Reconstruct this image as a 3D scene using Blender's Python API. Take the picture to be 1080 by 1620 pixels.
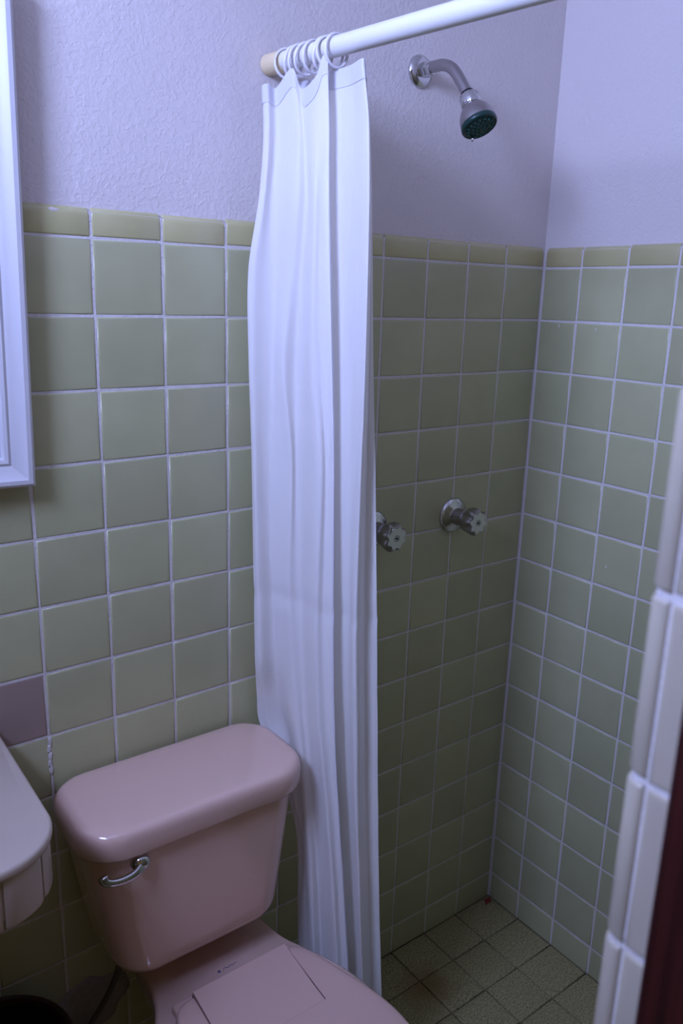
import bpy, bmesh, math, random
from mathutils import Vector, Matrix, Euler
random.seed(7)
S = bpy.context.scene
for o in list(bpy.data.objects):
    bpy.data.objects.remove(o, do_unlink=True)
COL = S.collection
PI = math.pi

# ------------------------------------------------------------------ camera
H = 1.615                                   # height of the joint under the cap tiles
cd = bpy.data.cameras.new('camera')
cam = bpy.data.objects.new('camera', cd); COL.objects.link(cam)
cd.sensor_fit = 'VERTICAL'; cd.sensor_height = 23.6
cd.lens = 1273.86 / 1620 * 23.6
cd.clip_start = 0.02; cd.clip_end = 60
cd.dof.use_dof = True; cd.dof.focus_distance = 1.30; cd.dof.aperture_fstop = 4.0
yaw, pit, rol = 0.6492, -0.2609, 0.0289
fw = Vector((math.sin(yaw)*math.cos(pit), math.cos(yaw)*math.cos(pit), math.sin(pit)))
r0 = Vector((math.cos(yaw), -math.sin(yaw), 0)); u0 = r0.cross(fw)
rr = math.cos(rol)*r0 + math.sin(rol)*u0; uu = -math.sin(rol)*r0 + math.cos(rol)*u0
M = Matrix((rr, uu, -fw)).transposed().to_4x4()
M.translation = Vector((-0.44332, -1.20088, H - 0.07263))
cam.matrix_world = M
S.camera = cam

# ------------------------------------------------------------------ light
W = bpy.data.worlds.new('world'); S.world = W; W.use_nodes = True
W.node_tree.nodes['Background'].inputs['Color'].default_value = (1.0, 0.70, 0.32, 1)
W.node_tree.nodes['Background'].inputs['Strength'].default_value = 0.105
ld = bpy.data.lights.new('window_daylight', 'AREA'); ld.shape = 'RECTANGLE'
ld.size = 0.70; ld.size_y = 0.60; ld.energy = 75; ld.color = (0.405, 0.500, 1.0)
lo = bpy.data.objects.new('window_daylight', ld); COL.objects.link(lo)
lo.location = (-1.20, -0.69, 2.30)
lo.rotation_euler = Vector((1.0, 0.10, -0.25)).to_track_quat('-Z', 'Y').to_euler()
S.view_settings.view_transform = 'Standard'; S.view_settings.look = 'None'
S.view_settings.gamma = 1; S.view_settings.use_curve_mapping = False
S.view_settings.exposure = 0.0

# ------------------------------------------------------------------ materials
def nt(name):
    m = bpy.data.materials.new(name); m.use_nodes = True
    t = m.node_tree
    return m, t, t.nodes, t.links, t.nodes['Principled BSDF']
def lin(c):
    return tuple(((x/255)/12.92 if x/255 <= .04045 else ((x/255+.055)/1.055)**2.4) for x in c) + (1,)
def plain(name, rgb, rough=.5, metal=0, bump=0, bscale=40, coat=0, vary=0, spec=.5):
    m, t, N, L, b = nt(name)
    b.inputs['Base Color'].default_value = lin(rgb); b.inputs['Roughness'].default_value = rough
    b.inputs['Metallic'].default_value = metal; b.inputs['Specular IOR Level'].default_value = spec
    if coat: b.inputs['Coat Weight'].default_value = coat; b.inputs['Coat Roughness'].default_value = .08
    tc = N.new('ShaderNodeTexCoord')
    n = N.new('ShaderNodeTexNoise'); n.inputs['Scale'].default_value = bscale; n.inputs['Detail'].default_value = 4
    L.new(tc.outputs['Object'], n.inputs['Vector'])
    if bump:
        bp = N.new('ShaderNodeBump'); bp.inputs['Strength'].default_value = bump; bp.inputs['Distance'].default_value = .003
        L.new(n.outputs['Fac'], bp.inputs['Height']); L.new(bp.outputs['Normal'], b.inputs['Normal'])
    if vary:
        r = N.new('ShaderNodeMapRange'); r.inputs['To Min'].default_value = 1-vary; r.inputs['To Max'].default_value = 1+vary
        L.new(n.outputs['Fac'], r.inputs['Value'])
        mx = N.new('ShaderNodeVectorMath'); mx.operation = 'SCALE'; mx.inputs[0].default_value = lin(rgb)[:3]
        L.new(r.outputs['Result'], mx.inputs['Scale']); L.new(mx.outputs['Vector'], b.inputs['Base Color'])
    return m
def tile_mat(name, rgb, rough=.22, vary=.06, wav=.05):
    """glazed tile: colour drifts a little from tile to tile, glaze slightly wavy"""
    m, t, N, L, b = nt(name)
    oi = N.new('ShaderNodeObjectInfo'); tc = N.new('ShaderNodeTexCoord')
    ad = N.new('ShaderNodeVectorMath'); ad.operation = 'ADD'
    sc = N.new('ShaderNodeMath'); sc.operation = 'MULTIPLY'; sc.inputs[1].default_value = 37
    L.new(oi.outputs['Random'], sc.inputs[0]); L.new(tc.outputs['Object'], ad.inputs[0]); L.new(sc.outputs[0], ad.inputs[1])
    n = N.new('ShaderNodeTexNoise'); n.inputs['Scale'].default_value = 14; n.inputs['Detail'].default_value = 2
    L.new(ad.outputs[0], n.inputs['Vector'])
    hs = N.new('ShaderNodeHueSaturation'); hs.inputs['Color'].default_value = lin(rgb)
    a = N.new('ShaderNodeMath'); a.operation = 'MULTIPLY_ADD'; a.inputs[1].default_value = vary*2; a.inputs[2].default_value = 1-vary
    L.new(oi.outputs['Random'], a.inputs[0])
    a2 = N.new('ShaderNodeMath'); a2.operation = 'MULTIPLY_ADD'; a2.inputs[1].default_value = .16; L.new(n.outputs['Fac'], a2.inputs[0])
    a3 = N.new('ShaderNodeMath'); a3.operation = 'ADD'; a3.inputs[1].default_value = -.08
    L.new(a.outputs[0], a3.inputs[0]); L.new(a3.outputs[0], a2.inputs[2]); L.new(a2.outputs[0], hs.inputs['Value'])
    h = N.new('ShaderNodeMath'); h.operation = 'MULTIPLY_ADD'; h.inputs[1].default_value = .012; h.inputs[2].default_value = .494
    w = N.new('ShaderNodeMath'); w.operation = 'FRACT'; L.new(sc.outputs[0], w.inputs[0]); L.new(w.outputs[0], h.inputs[0]); L.new(h.outputs[0], hs.inputs['Hue'])
    L.new(hs.outputs['Color'], b.inputs['Base Color'])
    b.inputs['Roughness'].default_value = rough
    bp = N.new('ShaderNodeBump'); bp.inputs['Strength'].default_value = wav; bp.inputs['Distance'].default_value = .01
    L.new(n.outputs['Fac'], bp.inputs['Height']); L.new(bp.outputs['Normal'], b.inputs['Normal'])
    return m
def plaster_mat(name, rgb):
    m, t, N, L, b = nt(name)
    tc = N.new('ShaderNodeTexCoord')
    n1 = N.new('ShaderNodeTexNoise'); n1.inputs['Scale'].default_value = 130; n1.inputs['Detail'].default_value = 5; n1.inputs['Distortion'].default_value = .6
    n2 = N.new('ShaderNodeTexNoise'); n2.inputs['Scale'].default_value = 14; n2.inputs['Detail'].default_value = 3
    n3 = N.new('ShaderNodeTexNoise'); n3.inputs['Scale'].default_value = 2.2; n3.inputs['Detail'].default_value = 2
    for n in (n1, n2, n3): L.new(tc.outputs['Object'], n.inputs['Vector'])
    mp = N.new('ShaderNodeMapRange'); mp.inputs['From Min'].default_value = .4; mp.inputs['From Max'].default_value = .7
    L.new(n1.outputs['Fac'], mp.inputs['Value'])
    mu = N.new('ShaderNodeMath'); mu.operation = 'MULTIPLY'; L.new(mp.outputs[0], mu.inputs[0]); L.new(n3.outputs['Fac'], mu.inputs[1])
    ad = N.new('ShaderNodeMath'); ad.operation = 'MULTIPLY_ADD'; ad.inputs[1].default_value = 1.1
    L.new(n2.outputs['Fac'], ad.inputs[0]); L.new(mu.outputs[0], ad.inputs[2])
    bp = N.new('ShaderNodeBump'); bp.inputs['Strength'].default_value = .42; bp.inputs['Distance'].default_value = .0026
    L.new(ad.outputs[0], bp.inputs['Height']); L.new(bp.outputs['Normal'], b.inputs['Normal'])
    b.inputs['Base Color'].default_value = lin(rgb); b.inputs['Roughness'].default_value = .75
    b.inputs['Specular IOR Level'].default_value = .25
    return m
def brick_mat(name, c1, c2):
    """tile grid for the walls the photograph does not show"""
    m, t, N, L, b = nt(name)
    tc = N.new('ShaderNodeTexCoord'); br = N.new('ShaderNodeTexBrick')
    br.offset = 0; br.inputs['Scale'].default_value = 1; br.inputs['Brick Width'].default_value = .11; br.inputs['Row Height'].default_value = .11
    br.inputs['Mortar Size'].default_value = .003; br.inputs['Color1'].default_value = lin(c1); br.inputs['Color2'].default_value = lin(c1); br.inputs['Mortar'].default_value = lin(c2)
    sp = N.new('ShaderNodeSeparateXYZ'); cm = N.new('ShaderNodeCombineXYZ'); s = N.new('ShaderNodeMath')
    L.new(tc.outputs['Object'], sp.inputs[0]); L.new(sp.outputs['X'], s.inputs[0]); L.new(sp.outputs['Y'], s.inputs[1])
    L.new(s.outputs[0], cm.inputs['X']); L.new(sp.outputs['Z'], cm.inputs['Y']); L.new(cm.outputs[0], br.inputs['Vector'])
    L.new(br.outputs['Color'], b.inputs['Base Color']); b.inputs['Roughness'].default_value = .25
    return m
def wood_mat(name):
    m, t, N, L, b = nt(name)
    tc = N.new('ShaderNodeTexCoord'); mp = N.new('ShaderNodeMapping'); mp.inputs['Scale'].default_value = (120, 120, 3)
    n = N.new('ShaderNodeTexNoise'); n.inputs['Scale'].default_value = 1; n.inputs['Detail'].default_value = 4
    cr = N.new('ShaderNodeValToRGB'); cr.color_ramp.elements[0].color = lin((30, 9, 9)); cr.color_ramp.elements[1].color = lin((74, 28, 26))
    cr.color_ramp.elements[0].position = .35; cr.color_ramp.elements[1].position = .7
    L.new(tc.outputs['Object'], mp.inputs[0]); L.new(mp.outputs[0], n.inputs['Vector']); L.new(n.outputs['Fac'], cr.inputs[0]); L.new(cr.outputs[0], b.inputs['Base Color'])
    b.inputs['Roughness'].default_value = .4
    return m
def cloth_mat(name, rgb, tr=.30):
    m, t, N, L, b = nt(name)
    N.remove(b); out = N['Material Output']
    d = N.new('ShaderNodeBsdfDiffuse'); d.inputs['Color'].default_value = lin(rgb)
    x = N.new('ShaderNodeBsdfTranslucent'); x.inputs['Color'].default_value = lin(rgb)
    tc = N.new('ShaderNodeTexCoord'); mp = N.new('ShaderNodeMapping'); mp.inputs['Scale'].default_value = (26, 26, 9)
    n = N.new('ShaderNodeTexNoise'); n.inputs['Scale'].default_value = 1; n.inputs['Detail'].default_value = 3; n.inputs['Distortion'].default_value = .8
    bp = N.new('ShaderNodeBump'); bp.inputs['Strength'].default_value = .28; bp.inputs['Distance'].default_value = .008
    L.new(tc.outputs['Object'], mp.inputs[0]); L.new(mp.outputs[0], n.inputs['Vector']); L.new(n.outputs['Fac'], bp.inputs['Height'])
    L.new(bp.outputs[0], d.inputs['Normal']); L.new(bp.outputs[0], x.inputs['Normal'])
    mx = N.new('ShaderNodeMixShader'); mx.inputs[0].default_value = tr
    L.new(d.outputs[0], mx.inputs[1]); L.new(x.outputs[0], mx.inputs[2]); L.new(mx.outputs[0], out.inputs['Surface'])
    return m
def floor_mat(name):
    m, t, N, L, b = nt(name)
    tc = N.new('ShaderNodeTexCoord'); ge = N.new('ShaderNodeNewGeometry')
    n = N.new('ShaderNodeTexNoise'); n.inputs['Scale'].default_value = 330; n.inputs['Detail'].default_value = 2
    L.new(ge.outputs['Position'], n.inputs['Vector'])
    cr = N.new('ShaderNodeValToRGB'); cr.color_ramp.elements[0].color = lin((104, 96, 64)); cr.color_ramp.elements[1].color = lin((176, 166, 120))
    cr.color_ramp.elements[0].position = .36; cr.color_ramp.elements[1].position = .6
    L.new(n.outputs['Fac'], cr.inputs[0])
    # rust stain round a joint of the shower floor
    ds = N.new('ShaderNodeVectorMath'); ds.operation = 'DISTANCE'; ds.inputs[1].default_value = (.66, -.125, 0)
    n2 = N.new('ShaderNodeTexNoise'); n2.inputs['Scale'].default_value = 22
    L.new(ge.outputs['Position'], n2.inputs['Vector']); L.new(ge.outputs['Position'], ds.inputs[0])
    sm = N.new('ShaderNodeMath'); sm.operation = 'MULTIPLY_ADD'; sm.inputs[1].default_value = .08
    L.new(n2.outputs['Fac'], sm.inputs[0]); L.new(ds.outputs['Value'], sm.inputs[2])
    rg = N.new('ShaderNodeMapRange'); rg.inputs['From Min'].default_value = .05; rg.inputs['From Max'].default_value = .12; rg.inputs['To Min'].default_value = .7; rg.inputs['To Max'].default_value = 0
    L.new(sm.outputs[0], rg.inputs['Value'])
    mx = N.new('ShaderNodeMix'); mx.data_type = 'RGBA'; mx.inputs[7].default_value = lin((120, 86, 40))
    L.new(rg.outputs[0], mx.inputs[0]); L.new(cr.outputs[0], mx.inputs[6]); L.new(mx.outputs[2], b.inputs['Base Color'])
    b.inputs['Roughness'].default_value = .45
    return m

OLIVE = (178, 177, 138)
M_tile = tile_mat('glazed_olive_tile', OLIVE)
M_cap = tile_mat('glazed_olive_cap_tile', (186, 179, 132), vary=.07)
M_pink_tile = tile_mat('glazed_mauve_tile', (158, 136, 128))
M_white_tile = tile_mat('glazed_cream_tile', (178, 168, 148), rough=.2, vary=.03)
M_grout = plain('white_grout', (214, 208, 204), .85, bump=.5, bscale=240, vary=.12)
M_fgrout = plain('dark_floor_grout', (92, 86, 64), .9)
M_plaster = plaster_mat('rough_white_plaster', (216, 207, 203))
M_ceiling = plaster_mat('white_ceiling_paint', (240, 238, 236))
M_hidden_tile = brick_mat('olive_tile_grid', (150, 142, 96), (214, 208, 204))
M_floor = floor_mat('speckled_floor_tile')
M_pink = plain('pink_porcelain', (222, 188, 172), .12, coat=.6)
M_pink_seat = plain('pink_plastic', (212, 178, 164), .3)
M_chrome = plain('chrome', (205, 205, 205), .10, 1)
M_satin = plain('brushed_chrome', (170, 165, 165), .30, 1, bump=.1, bscale=90)
M_green = plain('dark_green_plastic', (14, 56, 50), .3)
M_teal = plain('teal_rubber', (24, 92, 84), .45)
M_white = plain('white_enamel', (232, 230, 226), .3)
M_cream = plain('cream_plastic', (220, 200, 160), .45)
M_ring = plain('white_ring_plastic', (228, 224, 226), .35)
M_frame = plain('white_painted_moulding', (204, 202, 204), .4, bump=.05)
M_mirror = plain('mirror_glass', (225, 228, 226), .02, 1)
M_cloth = cloth_mat('white_polyester', (246, 243, 240), .30)
M_hem = cloth_mat('white_hem_band', (224, 222, 226), .12)
M_wood = wood_mat('dark_red_brown_wood')
M_counter = plain('cream_counter_tile', (196, 180, 166), .3, vary=.05, bscale=25)
M_black = plain('black_plastic', (14, 9, 10), .4)
M_maroon = plain('maroon_rim_plastic', (46, 14, 18), .4)
M_hose = plain('braided_steel', (120, 116, 112), .4, 1, bump=.8, bscale=600)
M_cement = plain('grey_cement_patch', (150, 144, 138), .95, bump=.4, bscale=120, vary=.2)
M_blue = plain('faded_blue_print', (96, 92, 128), .4)
M_rust = plain('rust_red_debris', (140, 50, 36), .9)
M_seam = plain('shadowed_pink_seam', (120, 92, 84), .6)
M_seal = plain('black_rubber', (24, 22, 22), .7)

# ------------------------------------------------------------------ helpers
def link(name, me, mat, parent=None, base=None, smooth=True):
    for p in me.polygons: p.use_smooth = smooth
    me.materials.append(mat)
    o = bpy.data.objects.new(name, me); COL.objects.link(o)
    off = Vector((0, 0, 0))
    if parent is not None:
        o.parent = parent
        q = parent
        while q is not None: off += q.location; q = q.parent
    if base is not None:
        b = Vector(base); me.transform(Matrix.Translation(-b)); o.location = b - off
    elif off.length > 0:
        me.transform(Matrix.Translation(-off))
    return o
def frombm(name, bm, mat, parent=None, base=None, smooth=True, sharp=None):
    bmesh.ops.recalc_face_normals(bm, faces=bm.faces)
    if sharp is not None:
        for e in bm.edges:
            if len(e.link_faces) == 2 and e.calc_face_angle(0) > sharp: e.smooth = False
    me = bpy.data.meshes.new(name); bm.to_mesh(me); bm.free()
    return link(name, me, mat, parent, base, smooth)
def thing(name, label, cat, loc, group=None):
    o = bpy.data.objects.new(name, None); COL.objects.link(o); o.location = loc; o.empty_display_size = .05
    o['label'] = label; o['category'] = cat
    if group: o['group'] = group
    return o
def tag(o, label, cat, group=None):
    o['label'] = label; o['category'] = cat
    if group: o['group'] = group
    return o
def struct(o, label=None):
    o['kind'] = 'structure'
    if label: o['label'] = label
    return o
def box(bm, a, b, bev=0, seg=2):
    r = bmesh.ops.create_cube(bm, size=1)
    vs = r['verts']; a = Vector(a); b = Vector(b)
    for v in vs: v.co = Vector(((a.x+b.x)/2 + v.co.x*(b.x-a.x), (a.y+b.y)/2 + v.co.y*(b.y-a.y), (a.z+b.z)/2 + v.co.z*(b.z-a.z)))
    if bev:
        es = {e for v in vs for e in v.link_edges}
        bmesh.ops.bevel(bm, geom=list(es), offset=bev, segments=seg, affect='EDGES', profile=.5)
    return vs
def loft(bm, rings, cap0=True, cap1=True):
    """rings: lists of equally many points, closed loops"""
    vv = [[bm.verts.new(p) for p in r] for r in rings]
    n = len(rings[0])
    for a, b in zip(vv, vv[1:]):
        for i in range(n): bm.faces.new((a[i], a[(i+1) % n], b[(i+1) % n], b[i]))
    if cap0: bm.faces.new(vv[0][::-1])
    if cap1: bm.faces.new(vv[-1])
def frame_of(d):
    d = Vector(d).normalized(); up = Vector((0, 0, 1)) if abs(d.z) < .95 else Vector((1, 0, 0))
    a = d.cross(up).normalized(); return a, a.cross(d).normalized(), d
def lathe(bm, o, d, prof, n=32, cap0=True, cap1=True, lobes=0, amp=0):
    """prof: (distance along d, radius)"""
    a, b, d = frame_of(d); o = Vector(o); rings = []
    for t, rad in prof:
        rings.append([o + d*t + (a*math.cos(2*PI*k/n) + b*math.sin(2*PI*k/n))*rad*(1+amp*math.cos(lobes*2*PI*k/n)) for k in range(n)])
    loft(bm, rings, cap0, cap1)
def tube(bm, pts, rad, n=16, caps=True):
    pts = [Vector(p) for p in pts]; rings = []; pa = None
    for i, p in enumerate(pts):
        d = (pts[min(i+1, len(pts)-1)] - pts[max(i-1, 0)]).normalized()
        if pa is None: a = frame_of(d)[0]
        else: a = (pa - d*pa.dot(d)).normalized()
        pa = a; b = a.cross(d)
        rd = rad[i] if isinstance(rad, (list, tuple)) else rad
        rings.append([p + (a*math.cos(2*PI*k/n) + b*math.sin(2*PI*k/n))*rd for k in range(n)])
    loft(bm, rings, caps, caps)
def crom(P, t):
    """Catmull-Rom through P at t in [0, len-1]"""
    n = len(P); i = min(int(t), n-2); f = t - i
    p0, p1, p2, p3 = P[max(i-1, 0)], P[i], P[i+1], P[min(i+2, n-1)]
    return tuple(.5*((2*b) + (c-a)*f + (2*a-5*b+4*c-d)*f*f + (3*b-a-3*c+d)*f**3) for a, b, c, d in zip(p0, p1, p2, p3))
def smooth_path(P, n): return [crom(P, k*(len(P)-1)/(n-1)) for k in range(n)]
def rrect(x0, x1, y0, y1, rs, z, seg=8):
    """rounded rectangle, rs = radii of (x0,y0) (x1,y0) (x1,y1) (x0,y1)"""
    out = []
    for (cx, cy, a0), rad in zip(((x0, y0, PI), (x1, y0, 1.5*PI), (x1, y1, 0), (x0, y1, .5*PI)), rs):
        ox = cx + rad*(1 if cx == x0 else -1); oy = cy + rad*(1 if cy == y0 else -1)
        for k in range(seg+1):
            a = a0 + (PI/2)*k/seg; out.append((ox + rad*math.cos(a), oy + rad*math.sin(a), z))
    return out
def put_fixed(parent, name, me, loc, rot=(0, 0, 0)):
    o = bpy.data.objects.new(name, me); COL.objects.link(o); o.parent = parent; o.location = loc; o.rotation_euler = rot
    return o

# ------------------------------------------------------------------ setting
XR, YN, XL, ZC = 1.0, -0.975, -0.95, 2.54     # right tile face, near wall, left wall, ceiling
TH = .007                                      # tiles stand this proud of the plaster
def plain_box(name, a, b, mat, parent=None):
    bm = bmesh.new(); box(bm, a, b); return frombm(name, bm, mat, parent, smooth=False)
wall_back = struct(plain_box('wall_back', (XL-.1, TH, -.1), (XR+.11, .12, ZC+.1), M_plaster), 'white plaster wall above olive tiles behind the toilet')
wall_right = struct(plain_box('wall_right', (XR+TH, YN-.13, -.1), (XR+.12, TH, ZC+.1), M_plaster), 'white plaster wall above olive tiles at the shower end')
floor = struct(plain_box('floor', (XL-.1, YN-.9, -.1), (XR+.11, .11, -.004), M_fgrout), 'speckled beige tiled bathroom floor')
ceiling = struct(plain_box('ceiling', (XL-.1, YN-.13, ZC), (XR+.11, .11, ZC+.1), M_ceiling), 'white bathroom ceiling')
# left wall with the window that lights the room
bm = bmesh.new()
wy0, wy1, wz0, wz1 = -.955, -.40, 1.93, 2.46
box(bm, (XL-.1, YN-.13, -.1), (XL, TH, wz0)); box(bm, (XL-.1, YN-.13, wz1), (XL, TH, ZC+.1))
box(bm, (XL-.1, YN-.13, wz0), (XL, wy0, wz1)); box(bm, (XL-.1, wy1, wz0), (XL, TH, wz1))
wall_left = struct(frombm('wall_left', bm, M_plaster, smooth=False), 'tiled side wall with the window')
bm = bmesh.new()
for a, b in (((XL-.06, wy0, wz0), (XL-.02, wy0+.03, wz1)), ((XL-.06, wy1-.03, wz0), (XL-.02, wy1, wz1)),
             ((XL-.06, wy0, wz0), (XL-.02, wy1, wz0+.03)), ((XL-.06, wy0, wz1-.03), (XL-.02, wy1, wz1))):
    box(bm, a, b, .003)
struct(frombm('window_1', bm, M_frame, smooth=False), 'white window frame in the side wall')
# near wall with the doorway the picture is taken through
XJ = -.0665
bm = bmesh.new()
box(bm, (XJ+TH, YN-.125, -.1), (XR+.11, YN-TH, ZC+.1)); box(bm, (XL-.1, YN-.125, -.1), (-.88, YN-TH, ZC+.1))
box(bm, (-.88, YN-.125, 2.1), (XJ+TH, YN-TH, ZC+.1))
wall_front = struct(frombm('wall_front', bm, M_plaster, smooth=False), 'wall end beside the doorway with cream edge tiles')

plain_box('tiled_dado', (XL-.001, YN-TH, 0), (XL+.006, TH-.001, H+.04), M_hidden_tile, wall_left)
plain_box('tiled_dado', (XJ+.06, YN-TH-.001, 0), (XR, YN, H+.04), M_hidden_tile, wall_front)
# grout beds (recessed behind the tile faces)
plain_box('grout_bed', (XL, .0016, 0), (XR+.004, TH+.002, H+.036), M_grout, wall_back)
plain_box('grout_bed', (XR+.0016, YN-.002, 0), (XR+TH+.002, .0016, H+.036), M_grout, wall_right)

def pillow(name, w, h, mat, t=.006, r=.0022):
    """glazed tile: flat face at local y = 0 with rounded edges, back at y = t"""
    w /= 2; h /= 2; bm = bmesh.new(); rings = []
    for ins, y in ((0, t), (0, r*1.1), (r*.3, r*.35), (r, .0003), (r*2.4, 0)):
        rings.append([(-w+ins, y, -h+ins), (w-ins, y, -h+ins), (w-ins, y, h-ins), (-w+ins, y, h-ins)])
    loft(bm, rings, False, True)
    bmesh.ops.recalc_face_normals(bm, faces=bm.faces)
    me = bpy.data.meshes.new(name); bm.to_mesh(me); bm.free()
    for p in me.polygons: p.use_smooth = True
    me.materials.append(mat); return me
def bullnose(name, w, h, mat, t=.006, rad=.013):
    """cap tile whose upper edge rolls back to the plaster"""
    bm = bmesh.new(); w /= 2
    prof = [(t, 0), (.0018, 0), (.0004, .0012), (0, .003), (0, h-rad)]
    prof += [(rad*.95*(1-math.cos(a)), h-rad+rad*math.sin(a)) for a in (PI*.12, PI*.22, PI*.32, PI*.42, PI*.5)] + [(t+.008, h)]
    rings = []
    for x, s in ((-w, .0022), (-w+.0007, .0007), (-w+.002, 0), (w-.002, 0), (w-.0007, .0007), (w, .0022)):
        rings.append([(x, min(y+s, t+.008), z) for y, z in prof])
    vv = [[bm.verts.new(p) for p in r] for r in rings]
    for a, b in zip(vv, vv[1:]):
        for i in range(len(prof)-1): bm.faces.new((a[i], a[i+1], b[i+1], b[i]))
    bmesh.ops.recalc_face_normals(bm, faces=bm.faces)
    me = bpy.data.meshes.new(name); bm.to_mesh(me); bm.free()
    for p in me.polygons: p.use_smooth = True
    me.materials.append(mat); return me
PT, G = .11, .0040
rnd = random.Random(3)
meshes = {}
def get(kind, w, h, mat):
    k = (kind, round(w, 4), round(h, 4), mat.name)
    if k not in meshes: meshes[k] = (pillow if kind == 'tile' else bullnose)('wall_tile' if kind == 'tile' else 'cap_tile', w, h, mat)
    return meshes[k]
def tile_wall(parent, edges, right=False):
    rows = [H - PT*j for j in range(15)] + [-.003]
    for e0, e1 in zip(edges, edges[1:]):
        w = abs(e1-e0) - G; c = (e0+e1)/2
        for j in range(15):
            h = rows[j]-rows[j+1]-G; z = (rows[j]+rows[j+1])/2
            mat = M_tile
            if not right and j == 6 and abs(c+.165) < .01: mat = M_pink_tile
            me = get('tile', w, h, mat)
            dz, du = rnd.uniform(-.0006, .0006), rnd.uniform(-.0005, .0005)
            ra, rb, rc = rnd.uniform(-.004, .004), rnd.uniform(-.006, .006), rnd.uniform(-.004, .004)
            if right: put_fixed(parent, 'wall_tile', me, (XR, c+du, z+dz), (ra, rb, -PI/2+rc))
            else: put_fixed(parent, 'wall_tile', me, (c+du, 0, z+dz), (ra, rb, rc))
        me = get('cap', w, .041, M_cap); dz = rnd.uniform(-.0012, .0012)
        if right: put_fixed(parent, 'cap_tile', me, (XR, c, H+G/2+dz), (rnd.uniform(-.01, .01), 0, -PI/2))
        else: put_fixed(parent, 'cap_tile', me, (c, 0, H+G/2+dz), (rnd.uniform(-.01, .01), 0, 0))
tile_wall(wall_back, [PT*i for i in range(-6, 9)] + [XR-.001])
tile_wall(wall_right, [-.002, -.098] + [-.098-PT*k for k in range(1, 8)] + [YN+.001], True)

# floor tiles
xs = [1.0005] + [.876-.1085*k for k in range(17)]; ys = [.0005] + [-.104-.106*k for k in range(9)]
fmesh = {}
for i in range(len(xs)-1):
    for j in range(len(ys)-1):
        w = xs[i]-xs[i+1]-.003; h = ys[j]-ys[j+1]-.003; k = (round(w, 4), round(h, 4))
        if k not in fmesh: fmesh[k] = pillow('floor_tile', w, h, M_floor, .006, .0012)
        put_fixed(floor, 'floor_tile', fmesh[k], ((xs[i]+xs[i+1])/2, (ys[j]+ys[j+1])/2, rnd.uniform(-.0006, .0004)), (-PI/2+rnd.uniform(-.004, .004), rnd.uniform(-.004, .004), 0))

# cream edge tiles on the wall end: rounded corner pieces, then a flat strip beside the wood
def corner_tile(h):
    bm = bmesh.new(); R = .011; rings = []
    prof = [(.07, 0)] + [(R - R*math.sin(a), -R + R*math.cos(a)) for a in [PI/2*k/6 for k in range(7)]] + [(0, -R-.0035), (.003, -R-.0045)]
    prof = [(x, y) for x, y in prof]
    for ins, z in ((.0022, 0), (.0007, .0008), (0, .0025), (0, h-.0025), (.0007, h-.0008), (.0022, h)):
        rings.append([(x+ins, y-ins*.6, z) for x, y in prof])
    vv = [[bm.verts.new(p) for p in r] for r in rings]
    for a, b in zip(vv, vv[1:]):
        for i in range(len(prof)-1): bm.faces.new((a[i], a[i+1], b[i+1], b[i]))
    bmesh.ops.recalc_face_normals(bm, faces=bm.faces)
    me = bpy.data.meshes.new('edge_tile'); bm.to_mesh(me); bm.free()
    for p in me.polygons: p.use_smooth = True
    me.materials.append(M_white_tile); return me
cme = corner_tile(PT-.004); fme = pillow('jamb_tile', .046, PT-.004, M_white_tile)
plain_box('grout_bed', (XJ+.0018, YN-.055, 0), (XJ+.009, YN-.006, H+.04), M_grout, wall_front)
for j in range(-1, 15):
    z = H - PT*(j+1)
    if z < -.1: break
    put_fixed(wall_front, 'edge_tile', cme, (XJ+rnd.uniform(-.0004, .0004), YN, z+.002))
    put_fixed(wall_front, 'jamb_tile', fme, (XJ, YN-.0165-.023, z+PT/2+rnd.uniform(-.001, .001)), (0, rnd.uniform(-.006, .006), -PI/2))
# door frame
bm = bmesh.new()
box(bm, (XJ-.016, YN-.15, 0), (XJ+.02, YN-.0375, 2.08), .003); box(bm, (XJ-.028, YN-.135, 0), (XJ-.01, YN-.08, 2.08), .003)
box(bm, (-.90, YN-.15, 2.06), (XJ+.02, YN-.0375, 2.11), .003); box(bm, (-.90, YN-.15, 0), (-.865, YN-.0375, 2.08), .003)
struct(frombm('door_1', bm, M_wood, smooth=False), 'dark red brown wooden door frame')

# ------------------------------------------------------------------ shower curtain rod
rod_a = Vector((.302, TH-.002, 1.893)); rod_b = Vector((.302, YN-.006, 1.842))
rod = thing('curtain_rod', 'white shower curtain rod with cream end fixed to the plaster', 'curtain rod', rod_a)
rd = (rod_b-rod_a).normalized()
bm = bmesh.new(); tube(bm, [rod_a+rd*.045, rod_b], .0135, 28); frombm('tube', bm, M_white, rod, sharp=.8)
bm = bmesh.new(); lathe(bm, rod_a, rd, [(0, .0155), (.048, .0155), (.050, .0145)], 28); o = frombm('end_cap', bm, M_cream, rod, sharp=.8); o['label'] = 'cream plastic end cap'
def on_rod(y): return rod_a + rd*((y-rod_a.y)/rd.y)

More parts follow.
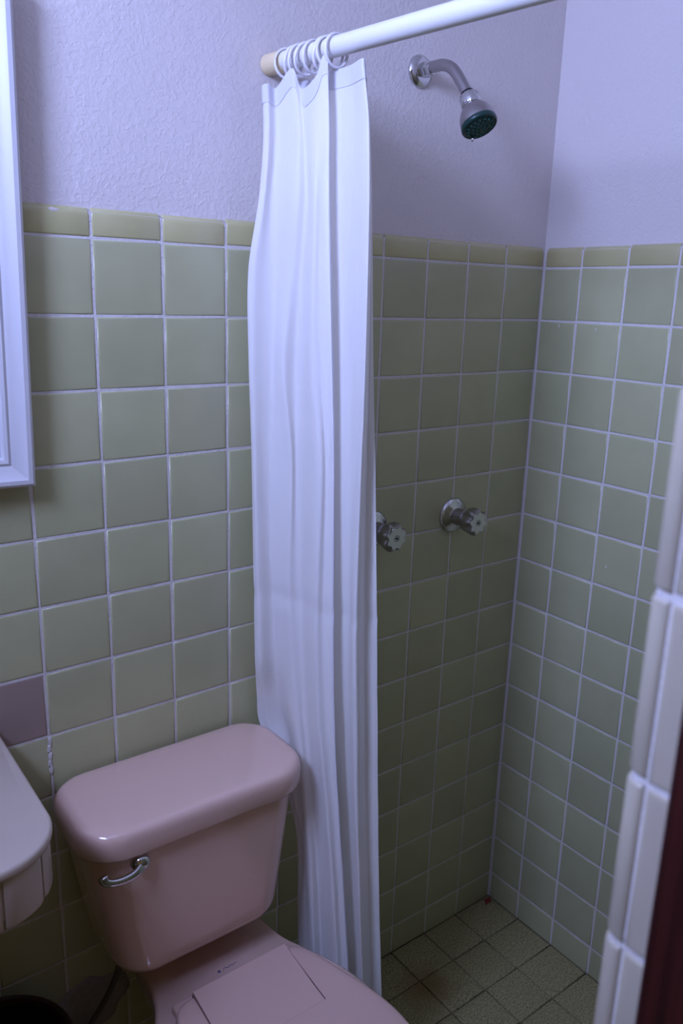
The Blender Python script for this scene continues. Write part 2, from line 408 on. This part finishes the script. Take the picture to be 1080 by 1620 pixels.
# ------------------------------------------------------------------ curtain
LEVELS = [
(1.86, [(0.3264, -0.2109), (0.3183, -0.2187), (0.2936, -0.2482), (0.3068, -0.1978), (0.3064, -0.135), (0.3295, -0.0892), (0.3196, -0.0451), (0.2924, -0.0331), (0.2632, -0.0398), (0.2596, -0.0584), (0.2763, -0.0585), (0.2788, -0.0981), (0.2876, -0.1083), (0.2843, -0.152), (0.2837, -0.1676), (0.2879, -0.1762)]),
(1.78, [(0.3279, -0.2251), (0.3197, -0.2329), (0.2941, -0.2631), (0.3084, -0.2071), (0.3077, -0.1393), (0.3308, -0.0935), (0.3206, -0.0491), (0.2944, -0.0346), (0.2649, -0.0411), (0.2614, -0.0598), (0.2791, -0.0606), (0.2817, -0.1091), (0.2887, -0.1189), (0.2828, -0.1536), (0.2851, -0.1686), (0.2894, -0.1806)]),
(1.69, [(0.3302, -0.2318), (0.3229, -0.2369), (0.2951, -0.2685), (0.3106, -0.2096), (0.3093, -0.1405), (0.3323, -0.0946), (0.3212, -0.0439), (0.2893, -0.0307), (0.2596, -0.0371), (0.2562, -0.0559), (0.2749, -0.0575), (0.277, -0.1115), (0.29, -0.1248), (0.2787, -0.1626), (0.2867, -0.1698), (0.2911, -0.1819)]),
(1.58, [(0.3335, -0.2359), (0.3273, -0.237), (0.2985, -0.2678), (0.3133, -0.2117), (0.3113, -0.1452), (0.3342, -0.0993), (0.3216, -0.0327), (0.2766, -0.0211), (0.2467, -0.0273), (0.2437, -0.0463), (0.2722, -0.0554), (0.2768, -0.0965), (0.2911, -0.1142), (0.2804, -0.1606), (0.2886, -0.1712), (0.2932, -0.1867)]),
(1.43, [(0.3379, -0.2409), (0.3337, -0.2353), (0.3031, -0.2648), (0.317, -0.2137), (0.3141, -0.1523), (0.3369, -0.1063), (0.3231, -0.0363), (0.277, -0.0214), (0.2465, -0.0272), (0.2436, -0.0463), (0.2712, -0.0547), (0.2699, -0.0914), (0.2922, -0.102), (0.2826, -0.159), (0.2912, -0.174), (0.2961, -0.1939)]),
(1.28, [(0.3424, -0.2492), (0.3414, -0.2313), (0.3075, -0.2584), (0.3207, -0.2132), (0.317, -0.1577), (0.3397, -0.1117), (0.325, -0.0427), (0.2808, -0.0243), (0.2498, -0.0296), (0.247, -0.0489), (0.2719, -0.0552), (0.2803, -0.101), (0.2941, -0.1067), (0.2853, -0.1758), (0.2941, -0.1852), (0.2992, -0.1994)]),
(1.03, [(0.3501, -0.2583), (0.3521, -0.2264), (0.3142, -0.2504), (0.3266, -0.2103), (0.3347, -0.1544), (0.3439, -0.1132), (0.3278, -0.0472), (0.2852, -0.0276), (0.2532, -0.0322), (0.2507, -0.0517), (0.2765, -0.0587), (0.2798, -0.0988), (0.2972, -0.1123), (0.2887, -0.1669), (0.2983, -0.1819), (0.3042, -0.2016)]),
(0.9, [(0.3542, -0.263), (0.3562, -0.2295), (0.3176, -0.253), (0.3297, -0.2135), (0.3374, -0.1581), (0.3463, -0.1167), (0.3294, -0.0509), (0.2875, -0.0294), (0.2551, -0.0336), (0.2527, -0.0531), (0.2808, -0.0619), (0.2842, -0.1089), (0.2994, -0.1205), (0.2909, -0.1718), (0.3008, -0.1862), (0.3069, -0.2053)]),
(0.82, [(0.3567, -0.2666), (0.3585, -0.2329), (0.3197, -0.2562), (0.3318, -0.2175), (0.3446, -0.1669), (0.348, -0.1213), (0.3308, -0.056), (0.2907, -0.0318), (0.2682, -0.0185), (0.2702, -0.0313), (0.2922, -0.058), (0.2859, -0.1183), (0.3011, -0.1283), (0.2927, -0.1797), (0.3025, -0.1924), (0.3087, -0.2099)]),
(0.755, [(0.3588, -0.2681), (0.3604, -0.2343), (0.3214, -0.2575), (0.3334, -0.2204), (0.3463, -0.1714), (0.3495, -0.1257), (0.3324, -0.0629), (0.2957, -0.0356), (0.2757, -0.0179), (0.2787, -0.029), (0.3034, -0.0634), (0.2878, -0.1295), (0.3028, -0.1378), (0.2946, -0.1909), (0.3042, -0.2002), (0.3103, -0.2144)]),
(0.68, [(0.3612, -0.2716), (0.3626, -0.2376), (0.3235, -0.2607), (0.3355, -0.226), (0.3485, -0.1796), (0.3516, -0.1338), (0.3374, -0.0961), (0.3206, -0.0693), (0.2934, -0.0627), (0.2908, -0.0821), (0.3012, -0.0986), (0.2901, -0.1444), (0.3051, -0.151), (0.2967, -0.2023), (0.3063, -0.21), (0.3123, -0.2225)]),
(0.55, [(0.3654, -0.2764), (0.3658, -0.245), (0.3272, -0.2684), (0.3392, -0.2362), (0.3523, -0.1923), (0.3552, -0.1463), (0.3428, -0.1264), (0.3283, -0.1176), (0.3063, -0.1027), (0.3018, -0.1244), (0.3054, -0.1213), (0.2937, -0.1634), (0.3088, -0.1684), (0.3002, -0.218), (0.3098, -0.2241), (0.3159, -0.235)]),
(0.38, [(0.3711, -0.2856), (0.3708, -0.2553), (0.3322, -0.2787), (0.3444, -0.2499), (0.3576, -0.2094), (0.3603, -0.1632), (0.3469, -0.1376), (0.3313, -0.1231), (0.3087, -0.1077), (0.3044, -0.1296), (0.3089, -0.1338), (0.297, -0.1724), (0.313, -0.183), (0.3045, -0.2311), (0.3145, -0.239), (0.3209, -0.2518)]),
(0.12, [(0.38, -0.2989), (0.3786, -0.271), (0.3402, -0.2946), (0.3522, -0.2657), (0.3652, -0.2249), (0.3672, -0.1783), (0.3525, -0.1484), (0.3357, -0.1297), (0.3122, -0.1137), (0.3082, -0.1357), (0.3135, -0.1438), (0.3019, -0.1826), (0.3184, -0.1937), (0.3109, -0.2458), (0.3214, -0.2541), (0.3281, -0.2671)]),
]
ZT = [1.846, 1.85, 1.853, 1.855, 1.857, 1.862, 1.862, 1.850, 1.848, 1.849, 1.846, 1.866, 1.838, 1.846, 1.868, 1.872]
ZB = .10
def make_curtain():
    NU, NV = 176, 210
    n = len(ZT)
    zs = [l[0] for l in LEVELS]
    cols = []
    def at(u, z):
        i = 0
        while i < len(zs)-2 and z < zs[i+1]: i += 1
        t = i + max(0, min(1, (zs[i]-z)/(zs[i]-zs[i+1])))
        # smooth in height: Catmull-Rom over the levels
        k = min(int(t), len(zs)-2); f = t-k
        P = []
        for q in (k-1, k, k+1, k+2):
            q = max(0, min(len(zs)-1, q)); P.append(crom(LEVELS[q][1], u))
        f2, f3 = f*f, f**3
        return [.5*((2*b)+(c-a)*f+(2*a-5*b+4*c-d)*f2+(3*b-a-3*c+d)*f3) for a, b, c, d in zip(*P)]
    me = bpy.data.meshes.new('fabric_panel'); V = []; F = []
    hemV = []
    for iv in range(NV+1):
        for iu in range(NU+1):
            u = (n-1)*iu/NU
            zt = crom([(a,) for a in ZT], u)[0]
            z = zt + (ZB-zt)*iv/NV
            x, y = at(u, min(z, zs[0]))
            s = u*.9
            # fine rumples and two storage creases across the cloth
            a = .0016*math.sin(s*5.1+z*4+1.0*math.sin(z*3+u)) + .0006*math.sin(s*9-z*6)
            fade = min(1, max(0, (1.8-z)*4))
            for zc, am in ((1.03, .0040), (1.70, .0012), (1.36, .0010)):
                a += -am*math.exp(-abs(z-zc)/.012)
            x -= a*.75*fade; y -= a*.35*fade
            V.append((x, min(y, -.006), z))
    for iv in range(NV):
        for iu in range(NU):
            k = iv*(NU+1)+iu; F.append((k, k+1, k+NU+2, k+NU+1))
    me.from_pydata(V, [], F); me.update()
    return me, V, NU, NV
cur = thing('shower_curtain', 'white fabric shower curtain bunched up against the tiled wall', 'curtain', (.30, -.15, ZB))
cme, CV, NU, NV = make_curtain()
fab = link('fabric_panel', cme, M_cloth, cur)
# doubled header band and side hem, a hair outside the cloth on both faces
def band(name, iu0, iu1, iv0, iv1, off, mat, parent):
    me = fab.data; bm = bmesh.new()
    nrm = [v.normal.copy() for v in me.vertices]
    for sgn in (-1, 1):
        g = {}
        for iv in range(iv0, iv1+1):
            for iu in range(iu0, iu1+1):
                k = iv*(NU+1)+iu; g[iv, iu] = bm.verts.new(Vector(CV[k]) + nrm[k]*off*sgn)
        for iv in range(iv0, iv1):
            for iu in range(iu0, iu1): bm.faces.new((g[iv, iu], g[iv, iu+1], g[iv+1, iu+1], g[iv+1, iu]))
    return frombm(name, bm, mat, parent)
band('top_hem', 0, NU, 0, 3, .0009, M_hem, cur)
band('side_hem', NU-2, NU, 3, NV, .0008, M_hem, cur)
# rings
ring_y = [-.050, -.066, -.082, -.100, -.120, -.143, -.160, -.176]
names = ['first', 'second', 'third', 'fourth', 'fifth', 'sixth', 'seventh', 'eighth']
for k, y in enumerate(ring_y):
    c = on_rod(y) + Vector((0, 0, -.0055)); bm = bmesh.new(); tl = rnd.uniform(-.25, .25); tz = rnd.uniform(-.35, .35)
    R = Euler((0, 0, tz)).to_matrix() @ Euler((tl, 0, 0)).to_matrix()
    P = [c + R @ Vector((math.cos(a)*.0205, 0, math.sin(a)*.0215)) for a in [2*PI*i/28 for i in range(28)]]
    n = 8; rings = []
    for i, p in enumerate(P):
        d = (P[(i+1) % 28]-P[i-1]).normalized(); o_ = (p-c).normalized(); s_ = d.cross(o_)
        rings.append([p + (o_*math.cos(2*PI*q/n)*.0018 + s_*math.sin(2*PI*q/n)*.0030) for q in range(n)])
    rings.append(rings[0]); loft(bm, rings, False, False); bmesh.ops.remove_doubles(bm, verts=bm.verts, dist=1e-6)
    o = frombm('curtain_ring', bm, M_ring, base=c)
    lab = 'white plastic curtain ring nearest the cream rod end' if k == 0 else ('white plastic curtain ring farthest out from the wall' if k == 7 else 'white plastic curtain ring on the rod, %s counted from the wall' % names[k])
    tag(o, lab, 'curtain ring', 'curtain rings on the shower rod')

# ------------------------------------------------------------------ shower head
sx = .621
sh = thing('shower_fixture', 'chrome shower head with dark green nozzle face on bent arm', 'shower head', (sx, TH, 1.938))
bm = bmesh.new(); lathe(bm, (sx, TH, 1.938), (0, -1, 0), [(0, .0275), (.002, .0275), (.005, .026), (.009, .020), (.0105, .012)], 36); frombm('wall_flange', bm, M_chrome, sh, sharp=.9)
bm = bmesh.new(); lathe(bm, (sx, -.003, 1.938), (0, -1, 0), [(0, .0125), (.004, .0135), (.012, .0135), (.016, .0115), (.024, .0115)], 6); frombm('nut', bm, M_chrome, sh, smooth=False)
arm = smooth_path([(sx, -.004, 1.938), (sx, -.030, 1.939), (sx, -.056, 1.937), (sx, -.078, 1.927), (sx, -.096, 1.909), (sx, -.112, 1.889), (sx, -.121, 1.878)], 40)
bm = bmesh.new(); tube(bm, arm, .0098, 20); frombm('arm', bm, M_satin, sh, sharp=1)
ad = Vector((0, -.52, -.855)).normalized(); hp = Vector((sx, -.118, 1.882))
bm = bmesh.new(); lathe(bm, hp, ad, [(-.002, .0108), (.004, .0112), (.005, .0110)], 24); frombm('seal_ring', bm, M_seal, sh, sharp=.8)
bm = bmesh.new(); lathe(bm, hp+ad*.004, ad, [(0, .0145), (.002, .0160), (.019, .0172), (.021, .0160)], 48, lobes=16, amp=.035); frombm('collar_nut', bm, M_chrome, sh, sharp=.9)
b0 = hp + ad*.024
bm = bmesh.new(); lathe(bm, b0, ad, [(0, .0150), (.004, .0185), (.010, .0235), (.018, .0275), (.026, .0296), (.033, .0304), (.036, .0304)], 40); frombm('bell', bm, M_satin, sh, sharp=1)
bm = bmesh.new(); lathe(bm, b0+ad*.035, ad, [(0, .0308), (.0045, .0312), (.0075, .0304), (.0088, .0285), (.0078, .0270), (.0082, .020), (.0088, .001)], 40); face = frombm('nozzle_face', bm, M_green, sh, sharp=.9); face['label'] = 'dark green nozzle face'
fa, fb, fd = frame_of(ad)
for rad, cnt in ((.007, 6), (.014, 11), (.0215, 16)):
    for k in range(cnt):
        a = 2*PI*k/cnt; bm = bmesh.new(); lathe(bm, b0+ad*.0430+(fa*math.cos(a)+fb*math.sin(a))*rad, ad, [(0, .0019), (.0032, .0013)], 6)
        frombm('nozzle', bm, M_teal, face)
bm = bmesh.new(); lathe(bm, b0+ad*.045+fb*-.020, (0, 0, -1), [(0, .0012), (.004, .0022), (.007, .0020), (.009, .0005)], 10); frombm('water_drop', bm, M_chrome, sh)

# ------------------------------------------------------------------ shower valves
def valve(x, z, label, turn):
    t = thing('shower_valve', label, 'valve', (x, 0, z), 'shower valves on the tiled wall')
    bm = bmesh.new(); lathe(bm, (x, .0005, z), (0, -1, 0), [(0, .0385), (.003, .0385), (.007, .0365), (.010, .031), (.013, .021), (.015, .019)], 40); frombm('wall_flange', bm, M_chrome, t, sharp=.9)
    bm = bmesh.new(); lathe(bm, (x, -.012, z), (0, -1, 0), [(0, .0185), (.012, .0180), (.022, .0150), (.028, .0145)], 32); frombm('stem', bm, M_satin, t, sharp=.9)
    bm = bmesh.new(); R = Euler((0, turn, 0)).to_matrix(); rings = []
    for d, rad, am in ((.036, .014, 0), (.040, .0200, .02), (.048, .0245, .06), (.060, .0270, .10), (.071, .0268, .115), (.0755, .0246, .115), (.0765, .0222, .115)):
        rings.append([Vector((x, -d, z)) + R @ Vector((math.cos(2*PI*k/64), 0, math.sin(2*PI*k/64)))*rad*(1+am*math.cos(8*2*PI*k/64)) for k in range(64)])
    loft(bm, rings); h = frombm('handle', bm, M_satin, t, sharp=.7)
    bm = bmesh.new(); rings = []
    for d, rad in ((.0762, .0218), (.0782, .0212)):
        rings.append([Vector((x, -d, z)) + R @ Vector((math.cos(2*PI*k/64), 0, math.sin(2*PI*k/64)))*rad*(1+.115*math.cos(8*2*PI*k/64)) for k in range(64)])
    loft(bm, rings); o = frombm('handle_cap', bm, M_chrome, h, sharp=.7)
    bm = bmesh.new(); lathe(bm, (x, -.0778, z), (0, -1, 0), [(0, .0028), (.0012, .0026)], 16, cap0=False); 
    lathe(bm, (x, -.0780, z), (0, -1, 0), [(0, .0062), (.0006, .0062), (.0006, .0052), (0, .0052)], 20, False, False)
    frombm('index_mark', bm, M_seal, h)
valve(.770, 1.092, 'chrome lobed shower valve nearer the tiled corner', .15)
valve(.545, 1.094, 'chrome lobed shower valve half hidden by the curtain', .35)

# ------------------------------------------------------------------ toilet
TX = .088
toi = thing('toilet', 'pink porcelain toilet with closed lid and chrome flush lever', 'toilet', (TX+.02, -.33, 0))
def rr_ring(hw0, hw1, yf, yb, rf, rb, z, cx=0): return rrect(TX-hw0, TX+hw1, yf, yb, (rf, rf, rb, rb), z, 9)
bm = bmesh.new()
tank_r = [(.470, .020), (.472, .012), (.478, .005), (.488, .0015), (.500, 0), (.56, 0), (.64, 0), (.728, 0)]
rings = []
for z, ins in tank_r:
    f = (z-.47)/(.728-.47)
    hl = .160 + .040*f - ins; hr = .142 + .032*f - ins
    rings.append(rr_ring(hl, hr, -.183-.006*f+ins, -.014-ins*.4, max(.058-ins*.4, .02), .02, z))
loft(bm, rings); tank = frombm('tank', bm, M_pink, toi, sharp=1.2)
bm = bmesh.new(); rings = []
for ins, z in ((.012, .722), (.002, .722), (0, .726), (0, .750), (.0015, .758), (.005, .7635), (.010, .7665), (.018, .7680), (.05, .7690)):
    rings.append(rr_ring(.216-ins, .187-ins, -.204+ins, -.006-ins*.5, max(.070-ins*.6, .02), max(.060-ins*.5, .006), z))
loft(bm, rings); frombm('tank_lid', bm, M_pink, toi, sharp=1.2)
# lever
lv = Vector((-.043, -.190, .703))
bm = bmesh.new(); lathe(bm, lv, (0, -1, .02), [(-.006, .0150), (.002, .0150), (.008, .0140), (.013, .0105), (.016, .004)], 28); lev = frombm('flush_lever', bm, M_chrome, toi, sharp=1.1)
bm = bmesh.new()
pp = smooth_path([lv+Vector((0, -.010, -.002)), lv+Vector((-.015, -.018, -.005)), lv+Vector((-.034, -.022, -.004)), lv+Vector((-.052, -.023, .000)), lv+Vector((-.062, -.022, .006)), lv+Vector((-.065, -.021, .014))], 30)
rings = []
for i, p in enumerate(pp):
    f = i/29; p = Vector(p); d = (Vector(pp[min(i+1, 29)])-Vector(pp[max(i-1, 0)])).normalized(); a = d.cross(Vector((0, -1, 0))).normalized(); b = a.cross(d)
    hw = .0098-.0026*math.sin(f*PI)-.002*f; ht = .0062-.0015*f
    rings.append([p + a*math.cos(2*PI*k/14)*hw + b*math.sin(2*PI*k/14)*ht for k in range(14)])
loft(bm, rings); frombm('lever_arm', bm, M_chrome, lev)
# bowl: outline (half width, y) of the rim, lofted down to a foot
BX = .107
rim = [(.0, -.030), (.075, -.030), (.108, -.036), (.117, -.070), (.119, -.120), (.128, -.170), (.150, -.220), (.176, -.285), (.190, -.360), (.188, -.44), (.168, -.53), (.125, -.605), (.065, -.648), (0, -.660)]
half = smooth_path(rim, 40)
def outline(sx_, sy, cy, z, ox=0):
    R_ = [(BX+x*sx_, cy+(y-cy)*sy, z) for x, y in half]
    L_ = [(BX-x*sx_, cy+(y-cy)*sy, z) for x, y in half[1:-1]][::-1]
    return R_ + L_
bm = bmesh.new(); rings = []
for z, a, b, cy in ((0, .62, .70, -.30), (.02, .62, .70, -.30), (.05, .56, .66, -.30), (.14, .52, .62, -.28), (.22, .62, .72, -.26), (.28, .82, .88, -.28), (.33, .94, .96, -.30), (.370, 1, 1, -.30), (.393, 1, 1, -.30), (.401, .985, .99, -.30), (.405, .95, .975, -.30)):
    rings.append(outline(a, b, cy, z))
loft(bm, rings); bowl = frombm('bowl', bm, M_pink, toi, sharp=1.2)
# tank foot on the back deck of the bowl
bm = bmesh.new(); box(bm, (BX-.105, -.104, .400), (BX+.105, -.03, .476), .006); frombm('tank_foot', bm, M_pink, toi)
# seat and lid
sl = [(0, -.226), (.06, -.226), (.095, -.227), (.112, -.232), (.122, -.246), (.133, -.275), (.153, -.340), (.168, -.400), (.172, -.46), (.160, -.54), (.122, -.605), (.064, -.645), (0, -.657)]
half = smooth_path(sl, 44)
bm = bmesh.new(); rings = [outline(1.0, 1.0, -.43, .4055), outline(1.018, 1.010, -.43, .408), outline(1.018, 1.010, -.43, .418), outline(1.0, 1.0, -.43, .422)]
loft(bm, rings); frombm('seat', bm, M_pink_seat, toi, sharp=.9)
bm = bmesh.new(); rings = [outline(.99, .995, -.43, .4235), outline(1.0, 1.0, -.43, .426), outline(1.0, 1.0, -.43, .434), outline(.992, .994, -.43, .4375), outline(.97, .98, -.43, .4395), outline(.90, .92, -.43, .4405)]
loft(bm, rings); lid = frombm('seat_lid', bm, M_pink_seat, toi, sharp=1.2)
# hinge: raised flap in the rear of the lid and the mounting strips behind it
bm = bmesh.new()
x0, x1 = .024, .200; y0, y1 = -.355, -.224
vs = [bm.verts.new(p) for p in ((x0, y1, .434), (x1, y1, .434), (x1-.006, y0, .4395), (x0-.006, y0, .4395), (x0, y1, .4455), (x1, y1, .4455), (x1-.008, y0, .4409), (x0-.004, y0, .4409))]
for q in ((3, 2, 1, 0), (4, 5, 6, 7), (0, 1, 5, 4), (1, 2, 6, 5), (2, 3, 7, 6), (3, 0, 4, 7)): bm.faces.new([vs[i] for i in q])
frombm('hinge_flap', bm, M_pink_seat, lid, smooth=False)
for xa in (x0-.0008, x1+.0004):  # dark pink strips paint the groove shade along both sides of the flap
    bm = bmesh.new(); vs = [bm.verts.new(p) for p in ((xa-.0009, y1, .4425), (xa+.0009, y1, .4425), (xa+.0009-.006, y0, .4411), (xa-.0009-.006, y0, .4411), (xa-.0009, y1, .433), (xa+.0009, y1, .433), (xa+.0009-.006, y0, .436), (xa-.0009-.006, y0, .436))]
    for q in ((0, 1, 2, 3), (7, 6, 5, 4), (0, 4, 5, 1), (1, 5, 6, 2), (2, 6, 7, 3), (3, 7, 4, 0)): bm.faces.new([vs[i] for i in q])
    frombm('hinge_groove_shade', bm, M_seam, lid, smooth=False)
for xa, xb in ((-.006, .148), (.151, .222)):
    bm = bmesh.new(); box(bm, (xa, -.226, .404), (xb, -.203, .420), .004); frombm('hinge_mount', bm, M_pink_seat, toi)
# small faded maker's mark printed on the deck
bm = bmesh.new(); m0 = Vector((.097, -.176, .4052))
lathe(bm, m0, (0, 0, 1), [(-.001, .0028), (.0002, .0028)], 12)
tube(bm, smooth_path([m0+Vector((.008, -.001, 0)), m0+Vector((.013, .0025, 0)), m0+Vector((.017, -.001, 0)), m0+Vector((.022, .002, 0)), m0+Vector((.027, 0, 0)), m0+Vector((.034, .0025, 0))], 24), .0005, 5)
frombm('printed_mark', bm, M_blue, bowl)

# water supply
hose = thing('supply_hose', 'braided water supply hose running from wall to toilet tank', 'hose', (-.098, -.004, .245))
bm = bmesh.new(); tube(bm, smooth_path([(-.035, -.075, .4695), (-.036, -.074, .44), (-.046, -.068, .39), (-.066, -.056, .335), (-.090, -.046, .290), (-.100, -.042, .262)], 40), .0055, 12); frombm('braided_hose', bm, M_hose, hose)
bm = bmesh.new(); lathe(bm, (-.035, -.075, .451), (0, 0, 1), [(0, .009), (.002, .0105), (.017, .0105), (.019, .009)], 6); frombm('hose_nut', bm, M_cream, hose, smooth=False)
bm = bmesh.new(); lathe(bm, (-.100, .000, .25), (0, -1, 0), [(0, .02), (.003, .02), (.006, .010), (.055, .010), (.058, .013), (.070, .013), (.072, .009)], 20); lathe(bm, (-.100, -.042, .245), (0, 0, 1), [(0, .009), (.02, .009), (.021, .0075)], 12); frombm('stop_valve', bm, M_chrome, hose, sharp=.8)
# cement patch on the tiles round the pipe
bm = bmesh.new(); cx, cz = -.085, .285; n = 36
ring = []
for k in range(n):
    a = 2*PI*k/n; q = .070*(1+.16*math.sin(2*a+1)+.08*math.sin(5*a)+.04*math.sin(9*a+2)); ring.append((cx+q*1.05*math.cos(a), cz+q*.95*math.sin(a)))
loft(bm, [[(x, .004, z) for x, z in ring], [(x, -.0012, z) for x, z in ring], [(cx+(x-cx)*.8, -.004, cz+(z-cz)*.8) for x, z in ring], [(cx+(x-cx)*.3, -.006, cz+(z-cz)*.3) for x, z in ring]])
o = frombm('cement_patch', bm, M_cement, wall_back)

# ------------------------------------------------------------------ sink counter
ZC0 = .888; cxr, cyf = -.189, -.342; CR = .085
cnt = thing('sink_counter', 'cream sink counter with rounded corner and tiled apron', 'counter', (-.55, -.17, ZC0-.088))
def cring(ins, z):
    return rrect(XL+.002, cxr-ins, cyf+ins, -.001, (.004, CR-ins, .004, .004), z, 14)
bm = bmesh.new(); loft(bm, [cring(.006, ZC0-.016), cring(.001, ZC0-.014), cring(0, ZC0-.010), cring(0, ZC0-.005), cring(.0015, ZC0-.0012), cring(.005, ZC0)]); frombm('countertop', bm, M_counter, cnt, sharp=1)
bm = bmesh.new(); loft(bm, [cring(.010, ZC0-.074), cring(.010, ZC0-.014)]); frombm('apron_core', bm, M_grout, cnt, sharp=1)
# apron tiles bent round the corner: path along the side, the corner and the front
path = [(cxr-.004, -.003)]; k = 0
def apath(s):
    """point and outward normal at arc length s along the apron"""
    R = CR-.004; a_len = (-.003) - (cyf+CR); q = R*PI/2
    if s < a_len: return (cxr-.004, -.003-s), (1, 0)
    if s < a_len+q:
        a = (s-a_len)/R; return (cxr-CR+R*math.cos(a), cyf+CR-R*math.sin(a)), (math.cos(a), -math.sin(a))
    return (cxr-CR-(s-a_len-q), cyf+.004), (0, -1)
total = (-.003-(cyf+CR)) + (CR-.004)*PI/2 + (cxr-CR-XL) - .004
seams = [0, .098, .208, .316, .377] + [.487+.11*k for k in range(6)]
for s0, s1 in zip(seams, seams[1:]):
    a0, a1 = s0+.002, min(s1, total)-.002
    if a1-a0 > .01:
        bm = bmesh.new(); nn = 10; drop = rnd.uniform(-.002, .002); rings = []
        for i in range(nn+1):
            (px, py), (nx, ny) = apath(a0+(a1-a0)*i/nn); e = .0015 if i in (0, nn) else 0
            rings.append([(px-nx*(.008), py-ny*.008, ZC0-.014), (px-nx*e, py-ny*e, ZC0-.0145), (px-nx*e, py-ny*e, ZC0-.082+drop), (px-nx*(.0015+e), py-ny*(.0015+e), ZC0-.085+drop), (px-nx*.008, py-ny*.008, ZC0-.085+drop)])
        loft(bm, rings); frombm('apron_tile', bm, M_counter, cnt, sharp=.8)

# ------------------------------------------------------------------ mirror
mx0, mx1, mz0, mz1 = -.62, -.117, 1.2655, 1.925
MT = .0225
mir = thing('wall_mirror', 'mirror in a white moulded frame hung above the counter', 'mirror', ((mx0+mx1)/2, 0, mz0))
prof = [(0, -.001), (0, -.030), (.004, -.034), (.010, -.034), (.014, -.030), (.024, -.026), (.030, -.022), (.034, -.024), (.039, -.022), (.041, -.016), (.041, -.006), (.030, -.001)]  # (inward, y)
def member(p0, p1, inx, inz, name):
    bm = bmesh.new()
    d = Vector((p1[0]-p0[0], 0, p1[1]-p0[1])).normalized()
    def ring(p, sgn): return [(p[0]+inx*t+d.x*sgn*t, y, p[1]+inz*t+d.z*sgn*t) for t, y in prof]
    loft(bm, [ring(p0, 1), ring(p1, -1)]); frombm(name, bm, M_frame, mir, sharp=.45)
member((mx1, mz0), (mx1, mz1), -1, 0, 'frame_stile'); member((mx0, mz1), (mx0, mz0), 1, 0, 'frame_stile')
member((mx0, mz0), (mx1, mz0), 0, 1, 'frame_rail'); member((mx1, mz1), (mx0, mz1), 0, -1, 'frame_rail')
bm = bmesh.new(); box(bm, (mx0+.034, -.0115, mz0+.034), (mx1-.034, -.006, mz1-.034)); frombm('glass', bm, M_mirror, mir, smooth=False)
bm = bmesh.new(); box(bm, (mx0+.02, -.006, mz0+.02), (mx1-.02, -.0005, mz1-.02)); frombm('backing', bm, M_cement, mir, smooth=False)
mir.rotation_euler = (0, MT, 0)   # hangs slightly askew
mir.location += Vector((.0055, 0, .006))

# ------------------------------------------------------------------ waste bin
bc = Vector((-.262, -.142, 0)); bh = .425
bn = thing('waste_bin', 'black waste bin with maroon rim under the counter', 'bin', (bc.x, bc.y, .0))
bm = bmesh.new(); lathe(bm, bc, (0, 0, 1), [(0.0005, .088), (.01, .092), (bh-.02, .110), (bh-.012, .110), (bh-.012, .104), (.02, .086), (.015, .001)], 48); frombm('bin_body', bm, M_black, bn, sharp=.9)
bm = bmesh.new(); lathe(bm, bc, (0, 0, 1), [(bh-.014, .108), (bh-.012, .114), (bh-.004, .116), (bh, .113), (bh-.002, .107), (bh-.014, .105), (bh-.014, .108)], 48, False, False); frombm('rim', bm, M_maroon, bn, sharp=.9)

# ------------------------------------------------------------------ small marks
def blob(name, c, r, mat, parent, axis='y', seed=1):
    bm = bmesh.new(); g = random.Random(seed); n = 14; P = []
    for k in range(n):
        a = 2*PI*k/n; q = 1+g.uniform(-.25, .25); P.append((r[0]*q*math.cos(a), r[1]*q*math.sin(a)))
    c = Vector(c)
    f = (lambda u, v, w: c+Vector((u, -w, v))) if axis == 'y' else ((lambda u, v, w: c+Vector((-w, u, v))) if axis == 'x' else (lambda u, v, w: c+Vector((u, v, w))))
    loft(bm, [[f(u, v, -.002) for u, v in P], [f(u, v, .0004) for u, v in P], [f(u*.6, v*.6, r[2]) for u, v in P]]); return frombm(name, bm, mat, parent)
blob('paint_spot', (-.052, .0015, H+.034), (.0075, .0032, .0012), M_plaster, wall_back, seed=2)
for k in range(5): blob('grout_smear', (-.110+rnd.uniform(-.002, .002), .0, .835-k*.013), (.0028+.001*rnd.random(), .008, .0008), M_grout, wall_back, seed=10+k)
for k, (y, z) in enumerate(((-.055, 1.495), (-.15, 1.492), (-.21, 1.10), (-.24, 1.0))): blob('paint_spot', (XR, y, z), (.0014, .003, .0005), M_grout, wall_right, 'x', 20+k)
g = random.Random(5)
bm = bmesh.new()
for k in range(9):
    c = Vector((.985-g.random()*.012, -.010-g.random()*.012, .002+g.random()*.006)); s_ = .003+g.random()*.004
    bmesh.ops.create_icosphere(bm, subdivisions=1, radius=s_, matrix=Matrix.Translation(c) @ Euler((g.random()*3, g.random()*3, 0)).to_matrix().to_4x4() @ Matrix.Diagonal((1, .7, .5, 1)))
o = frombm('debris_heap', bm, M_rust, smooth=False, base=(.98, -.015, 0)); tag(o, 'rust red debris in the shower floor corner', 'debris'); o['kind'] = 'stuff'
